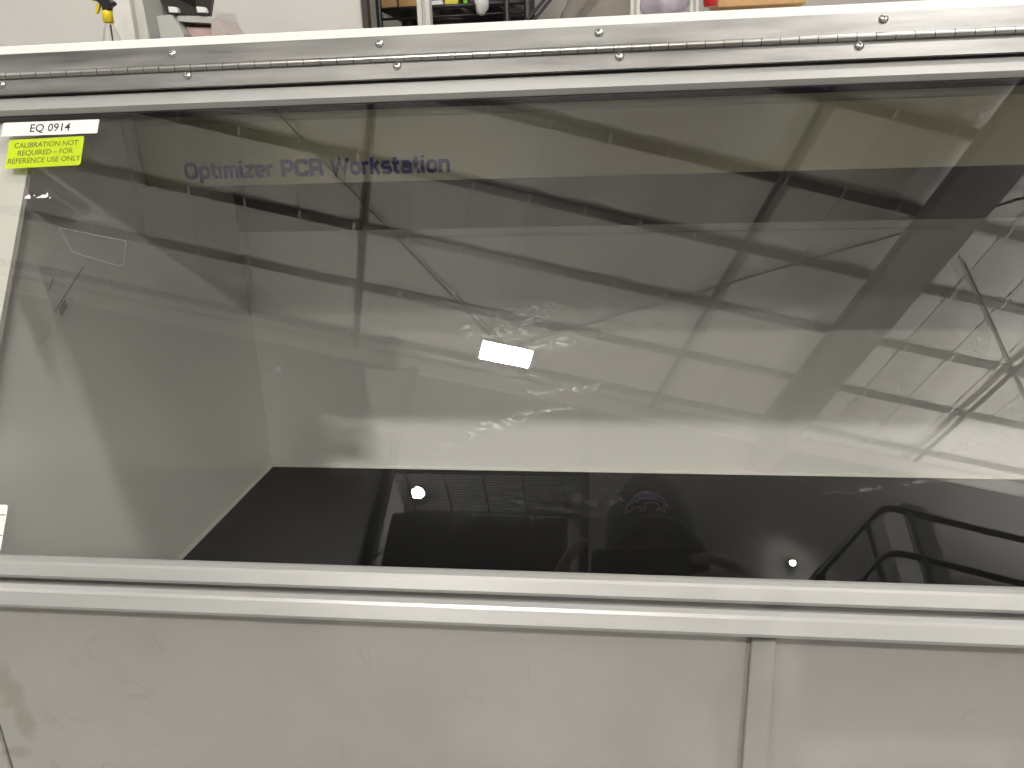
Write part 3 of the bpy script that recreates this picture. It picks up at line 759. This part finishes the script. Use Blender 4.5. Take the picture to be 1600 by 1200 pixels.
# spray bottle
SB = sight(173, 60, 3.0); sbx, sby = SB.x+.004, 3.0
sp_ = empty('spray_bottle', (sbx, sby, 1.70), 'clear spray bottle with black and yellow trigger head in front of white wall', 'spray bottle')
def clear_plastic():
    m, nt, b = mat('clear_bottle_plastic'); b.inputs['Base Color'].default_value = (.95, .95, .93, 1)
    b.inputs['Roughness'].default_value = .06; b.inputs['Transmission Weight'].default_value = 1.0; b.inputs['IOR'].default_value = 1.14
    return m
MB().lathe([(.0, 0), (.036, .0), (.040, .01), (.040, .12), (.038, .155), (.032, .19), (.022, .225), (.0145, .238), (.0145, .246)], 24).build('bottle', clear_plastic(), sp_)
MB().tube([(0, 0, .02), (.004, 0, .24)], .0025, 6).build('dip_tube', plain('tube_white', (.7,.7,.68), .4), sp_)
m_y = plain('trigger_yellow', (.72, .56, .015), .4); m_k = plain('trigger_black', (.012,.012,.013), .35)
MB().lathe([(.0, .246), (.0185, .246), (.0185, .285), (.016, .289), (.0, .289)], 20).build('collar', m_y, sp_)
hd = MB(); hd.prism([(-.012, .285), (.016, .285), (.019, .298), (.036, .306), (.040, .312), (.034, .320), (.010, .332), (-.022, .338), (-.034, .337), (-.036, .325), (-.020, .315), (-.010, .300)], 'y', -.014, .014)
hd.build('trigger_head', m_k, sp_, bevel=.004)
tr = MB(); tr.prism([(-.030, .318), (-.018, .314), (-.030, .290), (-.040, .278), (-.046, .281), (-.038, .296)], 'y', -.007, .007); tr.build('trigger', m_y, sp_, bevel=.002)
MB().tube([(-.032, 0, .330), (-.047, 0, .332)], .009, 12).build('nozzle', m_y, sp_)

# grey bench instrument with a raised black lid
IB = (-1.57, 3.0, 1.70)
ins = empty('bench_instrument', IB, 'grey bench instrument with raised black hinged lid and pink well', 'instrument')
m_ig = plain('instrument_grey', (.40, .40, .375), .5, var=.02); m_id = plain('instrument_dark_grey', (.22, .22, .205), .5, var=.02)
m_ip = plain('instrument_pink_well', (.50, .36, .34), .5); m_il = plain('instrument_lid_brown_black', (.028, .024, .021), .3)
m_ih = plain('instrument_hinge_white', (.74, .72, .70), .35)
slab([(212, -80), (250, -80), (250, 0), (264, 60), (272, 200), (262, 200), (235, 60), (222, 0)], 3.05, .18, 'column', m_id, ins, IB)
slab([(244, 25), (266, 22.6), (287, 53), (287, 200), (262, 200), (250, 56)], 2.97, .22, 'cheek', m_ig, ins, IB, .003)
slab([(268, 24), (338, 28), (329, 36), (275, 33)], 3.0, .16, 'rim', m_ig, ins, IB)
slab([(338, 28), (353, 51), (380, 200), (331, 200), (331, 52), (329, 36)], 2.98, .18, 'side_frame', plain('instrument_rose_grey', (.40,.345,.325), .5), ins, IB, .002)
slab([(274, 32), (330, 35), (332, 60), (332, 200), (286, 200), (286, 60)], 3.08, .05, 'well_back', plain('well_rose', (.40,.24,.225), .5), ins, IB)
slab([(279, 41), (331, 43), (332, 60), (332, 200), (286, 200), (286, 55)], 3.03, .045, 'well', m_ip, ins, IB, .004)
slab([(262, 22.5), (327, 25), (334, -22), (338, -80), (226, -80), (250, 0)], 3.02, .02, 'lid', m_il, ins, IB)
slab([(281, 0), (305, 11), (303, -20), (290, -40)], 3.016, .003, 'lid_window', plain('lid_gloss', (.012,.011,.010), .1), ins, IB)
for cx in (270, 314):
    slab([(cx-8, 10), (cx+5, 11), (cx+8, 16), (cx+8, 20), (cx-6, 19.5)], 2.995, .02, 'hinge', m_ih, ins, IB, .002)
    slab([(cx-6, 20), (cx+7, 20.5), (cx+6, 25), (cx-2, 25)], 2.992, .02, 'hinge_clip', m_k, ins, IB)

# wire shelving with boxes and bags
m_wb = plain('shelving_black', (.012, .011, .011), .4); m_card = plain('cardboard', (.50, .30, .13), .75, var=.08)
YS = 4.2
shv = empty('wire_shelving', (-.4, YS, 0), 'black wire shelving unit behind the cabinet top', 'shelving'); SHB = (-.4, YS, 0)
zs = sight(700, 20, YS).z
def vpost(x, y, Y, r, name, m, parent, base, h=3.2):
    p = sight(x, y, Y); MB().tube([(p.x, Y, 0), (p.x, Y, h)], r, 10).build(name, m, parent, shift=base)
for (x, dy) in ((592, 0), (792, 0), (824, 0), (640, .45)): vpost(x, 15, YS+dy, .016, 'post', m_wb, shv, SHB)
xa, xb = sight(592, 15, YS).x, sight(824, 15, YS).x
for z, rr in ((zs+.03, .010), (zs-.015, .006)):
    MB().tube([(xa, YS, z), (xb, YS, z)], rr, 6).build('edge_rail', m_wb, shv, shift=SHB)
zig = []
nz_ = 46
for k in range(nz_+1): zig.append((xa+(xb-xa)*k/nz_, YS, zs-.015 if k % 2 else zs+.03))
MB().tube(zig, .0035, 5).build('truss_wire', m_wb, shv, shift=SHB)
dk = MB()
for k in range(24):
    y = YS + .02 + k*.019; dk.box((xa, y, zs+.028), (xb, y+.005, zs+.033))
dk.build('shelf_deck', m_wb, shv, shift=SHB); shv.children[-1]['kind'] = 'stuff'
MB().box((xa, YS+.47, zs-.5), (xb, YS+.475, zs+.9)).build('back_mesh', m_wb, shv, shift=SHB)
def card(x0, x1, Y, d, h, name, label, m, zb=None, cat='box', bevel=.003):
    a, b = sight(x0, 10, Y).x, sight(x1, 10, Y).x; z = zs+.035 if zb is None else zb
    o = MB().box((a, Y, z), (b, Y+d, z+h)).build(name, m, bevel=bevel)
    return tag(o, label, cat)
card(596, 620, YS+.03, .3, .30, 'cardboard_box', 'tan cardboard box at the left end of the black wire shelf', m_card)
card(623, 655, YS+.03, .3, .34, 'cardboard_box', 'tan cardboard box beside the pale aluminium upright', m_card)
card(724, 731, YS+.05, .2, .22, 'green_packet', 'bright green packet standing on the wire shelf', plain('packet_green', (.16,.50,.02), .5), cat='packet')
card(695, 716, YS+.06, .2, .20, 'yellow_packet', 'yellow and white packet lying on the wire shelf', plain('packet_yellow', (.62,.55,.05), .5), cat='packet')
card(671, 692, YS+.04, .2, .03, 'white_folder', 'white paper folder lying flat at the shelf edge', plain('paper_white', (.72,.72,.75), .6), cat='folder', bevel=.001)
card(733, 780, YS+.06, .3, .24, 'dark_bin', 'dark purple storage bin on the wire shelf', plain('bin_dark', (.03,.02,.045), .5), cat='bin')
bgp = sight(752, 6, YS-.04); bb = MB(); bb.ball((bgp.x, YS-.04, bgp.z), (.035, .03, .05), 14, 9)
bo = bb.build('plastic_bag', plain('bag_white_film', (.66,.66,.66), .25), None)
for v in bo.data.vertices:
    v.co += Vector((random.uniform(-1,1), random.uniform(-1,1), random.uniform(-1,1)))*.005
tag(bo, 'crumpled white plastic bag hanging over the wire shelf edge', 'bag')
# aluminium profile uprights
m_al = plain('aluminium_profile', (.60, .59, .56), .4, .3, var=.03)
def profile(x0, x1, Y, label):
    a, b = sight(x0, 10, Y).x, sight(x1, 10, Y).x; mb = MB(); w = b-a
    mb.prism([(a, Y), (a+w*.38, Y), (a+w*.38, Y+.012), (a+w*.62, Y+.012), (a+w*.62, Y), (b, Y), (b, Y+w), (a, Y+w)], 'z', 0, 3.2)
    return tag(mb.build('aluminium_upright', m_al, bevel=.002), label, 'post')
profile(651, 671, 3.3, 'pale aluminium profile upright left of the plastic bag')
profile(985, 1000, 3.3, 'pale aluminium profile upright beside the clear purple bag')
profile(1078, 1092, 3.5, 'pale aluminium profile upright left of the red bottle')
# leaning rods, wrapped item, purple bag, red bottle, carton
for (x, nm) in ((836, 0), (846, 1)):
    a, b = sight(x-6, 24, 4.1), sight(x+30, -20, 4.1)
    d = b-a
    o = MB().tube([a-d*9, b+d*4], .008, 8).build('leaning_rod', m_k)
    tag(o, ['left of two thin dark rods leaning beside the wire shelving', 'right of two thin dark rods leaning beside the wire shelving'][nm], 'rod')
wr = MB(); pts = [sight(x, y, 4.4) for (x, y) in ((874, 40), (876, 20), (884, 8), (896, -30), (985, -40), (988, 40))]
tag(wr.prism([(p.x, p.z) for p in pts], 'y', 4.4, 4.9).build('covered_equipment', plain('cover_taupe', (.20,.18,.155), .6, var=.15, scale=6), None, bevel=.03), 'taupe cover over bulky equipment behind the cabinet top', 'cover')
p0 = sight(1038, 8, 3.8)
pb = MB(); pb.ball((p0.x, 3.8, p0.z+.06), (.12, .09, .13), 20, 14); pbo = pb.build('clear_bag', plain('bag_purple_clear', (.50,.45,.53), .2, var=.25, scale=14), None)
for v in pbo.data.vertices: v.co += Vector((random.uniform(-1,1), random.uniform(-1,1), random.uniform(-1,1)))*.008
tag(pbo, 'shiny translucent purple plastic bag between two aluminium uprights', 'bag')
rb = sight(1110, 8, 3.6); e = MB().lathe([(0, -.05), (.028, -.05), (.030, -.03), (.030, .12), (.02, .15), (0, .15)], 16, (rb.x, 3.6, rb.z+.045))
tag(e.build('red_bottle', plain('bottle_red', (.45,.008,.012), .3), None), 'glossy red bottle beside the carton at upper right', 'bottle')
a, b = sight(1122, 4, 3.9), sight(1260, 4, 3.9)
tag(MB().box((a.x, 3.9, a.z-.02), (b.x, 4.2, a.z+.4)).build('carton', m_card, bevel=.004), 'brown carton just showing above the cabinet at upper right', 'box')
tag(MB().box((xb+.1, 3.5, .9), (2.2, 5.0, min(rb.z-.005, sight(1000, 20, 3.5).z-.02))).build('counter', m_wallw), kind='structure')

# =================================================================== the photographer, mirrored in the pane
def CP(a, b, c): return CAM + rt*a + up*b + fw*c
ph = empty('phone', CP(.06, -.02, -.006), 'black phone held up in both hands, mirrored low in the pane', 'phone')
ph.rotation_euler = M.to_euler()
pm = MB(); pts = rrect(-.072, -.042, .075, .032, .010)
pm.prism([(p.x, p.y) for p in pts], 'z', -.0030, .0042); pm.build('body', plain('phone_black', (.006,.006,.007), .3), ph, bevel=.0012)
for (x, y) in ((-.048, .010), (-.048, -.010)):
    MB().lathe([(.0065, 0), (.0065, .0012), (.005, .0012), (0, .0010)], 16, (x, y, 0)).build('lens', plain('phone_lens', (.004,.004,.006), .08), ph, (0, 0, -.0042), (0, 0, 0))

m_skin = plain('skin', (.42, .25, .19), .5, var=.08, scale=40); m_shirt = plain('shirt_charcoal', (.012, .012, .014), .8, var=.1)
m_trou = plain('trousers_dark', (.015, .016, .02), .8); m_cap = plain('cap_black_twill', (.006, .0085, .010), .75, var=.15, scale=60, bump=.3, bscale=900)
PX, PY = .093, -.36
per = empty('person', (PX, PY-.05, 0), 'person in black cap raising a phone, mirrored in lower pane', 'person')
PB = (PX, PY-.05, 0)
def limb(mb, pts, rads, seg=12):
    pts = [Vector(p) for p in pts]; P2, R2 = [], []
    for i in range(len(pts)-1):
        n = max(2, int((pts[i+1]-pts[i]).length/ max(.004, min(rads[i], rads[i+1])*.8)))
        for k in range(n):
            t = k/n; P2.append(pts[i].lerp(pts[i+1], t)); R2.append(rads[i]*(1-t)+rads[i+1]*t)
    P2.append(pts[-1]); R2.append(rads[-1])
    mb.tube(P2, R2, seg); mb.ball(P2[0], R2[0], seg, 8); mb.ball(P2[-1], R2[-1], seg, 8)
    for i in range(1, len(pts)-1): mb.ball(pts[i], rads[i], seg, 8)
def fuse(mb, name, m, voxel):
    o = mb.build(name, m, per, shift=PB, weld=False)
    rm = o.modifiers.new('fuse', 'REMESH'); rm.mode = 'VOXEL'; rm.voxel_size = voxel; rm.use_smooth_shade = True
    sm = o.modifiers.new('smooth', 'SMOOTH'); sm.iterations = 3; sm.factor = .5
    return o
bd = MB()
hc = Vector((PX, PY+.005, 1.690))
bd.ball(hc, (.077, .096, .115), 24, 16)                        # skull
bd.ball(hc+Vector((0, .035, -.062)), (.056, .055, .055), 18, 12)   # jaw
limb(bd, [hc+Vector((0, .094, .010)), hc+Vector((0, .112, -.022))], [.008, .013])   # nose
for sx in (-1, 1):
    bd.ball(hc+Vector((sx*.079, -.005, -.005)), (.010, .020, .032), 10, 8)         # ears
    bd.ball(hc+Vector((sx*.034, .088, -.062+.045)), (.018, .010, .010), 10, 8)     # brow / eye mounds
bd.ball(hc+Vector((0, .090, -.060)), (.016, .010, .007), 12, 8)  # lips
limb(bd, [hc+Vector((0, -.012, -.06)), Vector((PX, PY-.03, 1.48))], [.058, .062])  # neck
# arms: shoulder, elbow, wrist
def arm(sx, wrist, elbow):
    sh_ = Vector((PX+sx*.18, PY-.05, 1.43))
    limb(bd, [sh_, Vector(elbow), Vector(wrist)], [.046, .038, .026]); return sh_
wr_r = CP(.182, -.125, -.10); el_r = Vector((PX+.30, PY+.02, 1.17)); wr_l = CP(-.065, -.120, -.10); el_l = Vector((PX-.30, PY+.02, 1.17))
sR, sL = arm(1, wr_r, el_r), arm(-1, wr_l, el_l)
# right hand: palm, fingers over the back of the phone, thumb on its screen side
limb(bd, [wr_r, CP(.178, -.085, -.055), CP(.176, -.055, -.035)], [.027, .030, .026])
def finger(pts, r0, r1): 
    k = len(pts)-1; limb(bd, pts, [r0+(r1-r0)*i/k for i in range(k+1)], 10)
finger([CP(.176, -.045, -.040), CP(.186, -.024, -.020), CP(.170, -.011, .010), CP(.143, -.005, .016), CP(.122, -.004, .010)], .0100, .0072)
finger([CP(.178, -.060, -.038), CP(.190, -.043, -.016), CP(.172, -.032, .011), CP(.144, -.030, .017), CP(.120, -.030, .010)], .0102, .0074)
finger([CP(.178, -.075, -.038), CP(.189, -.062, -.016), CP(.170, -.053, .011), CP(.146, -.052, .014), CP(.128, -.052, .008)], .0096, .0070)
finger([CP(.176, -.088, -.040), CP(.184, -.080, -.020), CP(.166, -.074, .004), CP(.148, -.073, .006)], .0086, .0062)
finger([CP(.172, -.070, -.050), CP(.150, -.050, -.045), CP(.128, -.030, -.030), CP(.112, -.022, -.020)], .0125, .0085)
# left hand
limb(bd, [wr_l, CP(-.060, -.085, -.055), CP(-.055, -.055, -.035)], [.027, .030, .025])
finger([CP(-.055, -.045, -.035), CP(-.056, -.018, -.018), CP(-.040, .006, -.006), CP(-.022, .022, -.006)], .0100, .0072)
finger([CP(-.057, -.060, -.036), CP(-.064, -.040, -.012), CP(-.048, -.030, .008), CP(-.026, -.040, .006)], .0102, .0074)
finger([CP(-.057, -.075, -.036), CP(-.063, -.060, -.012), CP(-.046, -.055, .006), CP(-.026, -.058, .005)], .0096, .0070)
finger([CP(-.056, -.088, -.038), CP(-.060, -.078, -.016), CP(-.044, -.076, .002), CP(-.028, -.076, .002)], .0086, .0062)
finger([CP(-.052, -.070, -.050), CP(-.030, -.050, -.040), CP(-.012, -.035, -.026), CP(.002, -.030, -.020)], .0125, .0085)
limb(bd, [Vector((PX, PY-.05, 1.40)), Vector((PX, PY-.05, .95))], [.12, .12])
for sx in (-1, 1):
    limb(bd, [Vector((PX+sx*.09, PY-.05, .92)), Vector((PX+sx*.11, PY-.03, .50)), Vector((PX+sx*.12, PY-.06, .08))], [.078, .054, .036])
fuse(bd, 'body', m_skin, .0034)
for sx in (-1, 1):   # finger nails on the right index
    pass
st_ = MB()
limb(st_, [sR, el_r, el_r.lerp(wr_r, .62)], [.064, .052, .042]); limb(st_, [sL, el_l, el_l.lerp(wr_l, .62)], [.064, .052, .042])
st_.ball((PX, PY-.05, 1.30), (.20, .125, .20), 24, 14); st_.ball((PX, PY-.05, 1.08), (.165, .118, .22), 24, 14)
limb(st_, [sL, sR], [.066, .066]); limb(st_, [Vector((PX, PY-.04, 1.40)), Vector((PX, PY-.03, 1.475))], [.095, .072])
fuse(st_, 'shirt', m_shirt, .010)
tr_ = MB()
for sx in (-1, 1):
    limb(tr_, [Vector((PX+sx*.085, PY-.05, .95)), Vector((PX+sx*.11, PY-.03, .50)), Vector((PX+sx*.12, PY-.06, .09))], [.105, .078, .066])
tr_.ball((PX, PY-.05, .95), (.165, .125, .12), 20, 12)
fuse(tr_, 'trousers', m_trou, .012)
for sx in (-1, 1):
    sh2 = MB(); sh2.prism([(-.05, -.11), (-.055, .06), (-.04, .15), (0, .175), (.04, .15), (.055, .06), (.05, -.11)], 'z', 0, .075)
    sh2.build('shoe', m_k, per, (PX+sx*.12-PB[0], PY-.06-PB[1], 0), bevel=.02)
# cap: crown, curved brim, embroidered outline of a four legged animal with a purple back
cc = Vector((PX, PY, 1.752)); CR = (.084, .106, .125)
cr_ = MB(); vs = []; fs = []; SEG, RG = 40, 14
for i in range(RG+1):
    t = (math.pi/2*1.02)*i/RG
    for k in range(SEG):
        a = 2*math.pi*k/SEG
        st = math.sin(t)**.82
        x, y = CR[0]*st*math.cos(a), CR[1]*st*math.sin(a); z = CR[2]*math.cos(t)**.9 if math.cos(t) > 0 else -.004
        vs.append((cc.x+x, cc.y+y, cc.z+z))
for (dz, kk) in ((-.025, 1.0), (-.050, .99)):
    for k in range(SEG):
        a = 2*math.pi*k/SEG; vs.append((cc.x+CR[0]*kk*math.cos(a), cc.y+CR[1]*kk*math.sin(a), cc.z+dz))
for i in range(RG+2):
    for k in range(SEG): fs.append((i*SEG+k, (i+1)*SEG+k, (i+1)*SEG+(k+1) % SEG, i*SEG+(k+1) % SEG))
cr_.add(vs, fs, 0, True)
crown = cr_.build('cap', m_cap, per, shift=PB)
sol = crown.modifiers.new('thick', 'SOLIDIFY'); sol.thickness = .002
br = MB(); vs = []; fs = []; NB, NR = 25, 7
for i in range(NR):
    for k in range(NB):
        t = -1 + 2*k/(NB-1); f = i/(NR-1)
        a = math.pi/2 - t*1.22
        bx, by = CR[0]*1.0*math.cos(a), CR[1]*1.0*math.sin(a)
        ex, ey = .088*t*1.0, .106 + .072*math.sqrt(max(0, 1-abs(t)**2.6))
        if abs(t) > .96: ey = max(ey, .07)
        x, y = bx*(1-f)+ex*f, by*(1-f)+ey*f
        z = -.040 - .024*f - .056*(abs(t)**1.9)*(.35+.65*f)
        vs.append((cc.x+x, cc.y+y, cc.z+z))
for i in range(NR-1):
    for k in range(NB-1): fs.append((i*NB+k, i*NB+k+1, (i+1)*NB+k+1, (i+1)*NB+k))
br.add(vs, fs, 0, True); bro = br.build('brim', plain('cap_brim_edge', (.032, .036, .038), .7), crown, shift=PB)
sol = bro.modifiers.new('thick', 'SOLIDIFY'); sol.thickness = .004
MB().tube(vs[(NR-1)*NB+1:NR*NB-1], .0032, 8).build('brim_edge', plain('cap_brim_piping', (.10, .11, .115), .6), crown, shift=PB)
def on_cap(ix, iy):
    """emblem coordinates (0..1 across, 0..1 up) to the front of the crown"""
    x = (ix-.5)*.076 - .010; z = -.008 + iy*.045
    ct = min(1, max(0, z/CR[2])**(1/.9)); s = math.sqrt(1-ct*ct)**.82
    yy = math.sqrt(max(0, s*s - (x/CR[0])**2))*CR[1]
    return Vector((cc.x+x, cc.y+yy+.0016, cc.z+z))
m_thread = plain('thread_lilac_grey', (.78, .70, .82), .6); m_purp = plain('thread_purple', (.16, .12, .42), .7)
outl = [(0, .30), (.02, .42), (.10, .62), (.18, .70), (.22, .85), (.32, .97), (.46, 1.0), (.60, .92), (.74, .80), (.86, .68), (.93, .55), (.97, .40), (1.0, .24), (.95, .30), (.90, .42), (.87, .30), (.90, .15), (.92, .02), (.85, .03), (.84, .12), (.80, .22), (.78, .08), (.70, .06), (.74, .14), (.76, .32), (.72, .42), (.58, .42), (.46, .42), (.44, .32), (.46, .16), (.42, .06), (.33, .06), (.35, .14), (.40, .18), (.38, .26), (.28, .28), (.18, .26), (.10, .17), (.02, .18), (0, .30)]
MB().tube([on_cap(*q) for q in outl], .0011, 6).build('emblem_outline', m_thread, crown, shift=PB)
inner = [(.10, .50), (.24, .58), (.30, .50), (.38, .68), (.46, .62), (.55, .64), (.62, .58), (.70, .60), (.80, .52), (.90, .46)]
MB().tube([on_cap(*q) for q in inner], .0008, 6).build('emblem_outline', m_thread, crown, shift=PB)
pp = MB(); topl = [(.18, .70), (.26, .88), (.36, .97), (.46, .985), (.60, .90), (.72, .79), (.82, .70), (.90, .58)]
botl = [(.16, .58), (.26, .60), (.34, .62), (.46, .65), (.56, .66), (.66, .61), (.78, .56), (.88, .50)]
for i in range(7):
    q = [on_cap(*topl[i]), on_cap(*topl[i+1]), on_cap(*botl[i+1]), on_cap(*botl[i])]
    pp.add([v-Vector((0, .0008, 0)) for v in q], [(0, 1, 2, 3)])
pp.build('emblem_patch', m_purp, crown, shift=PB)
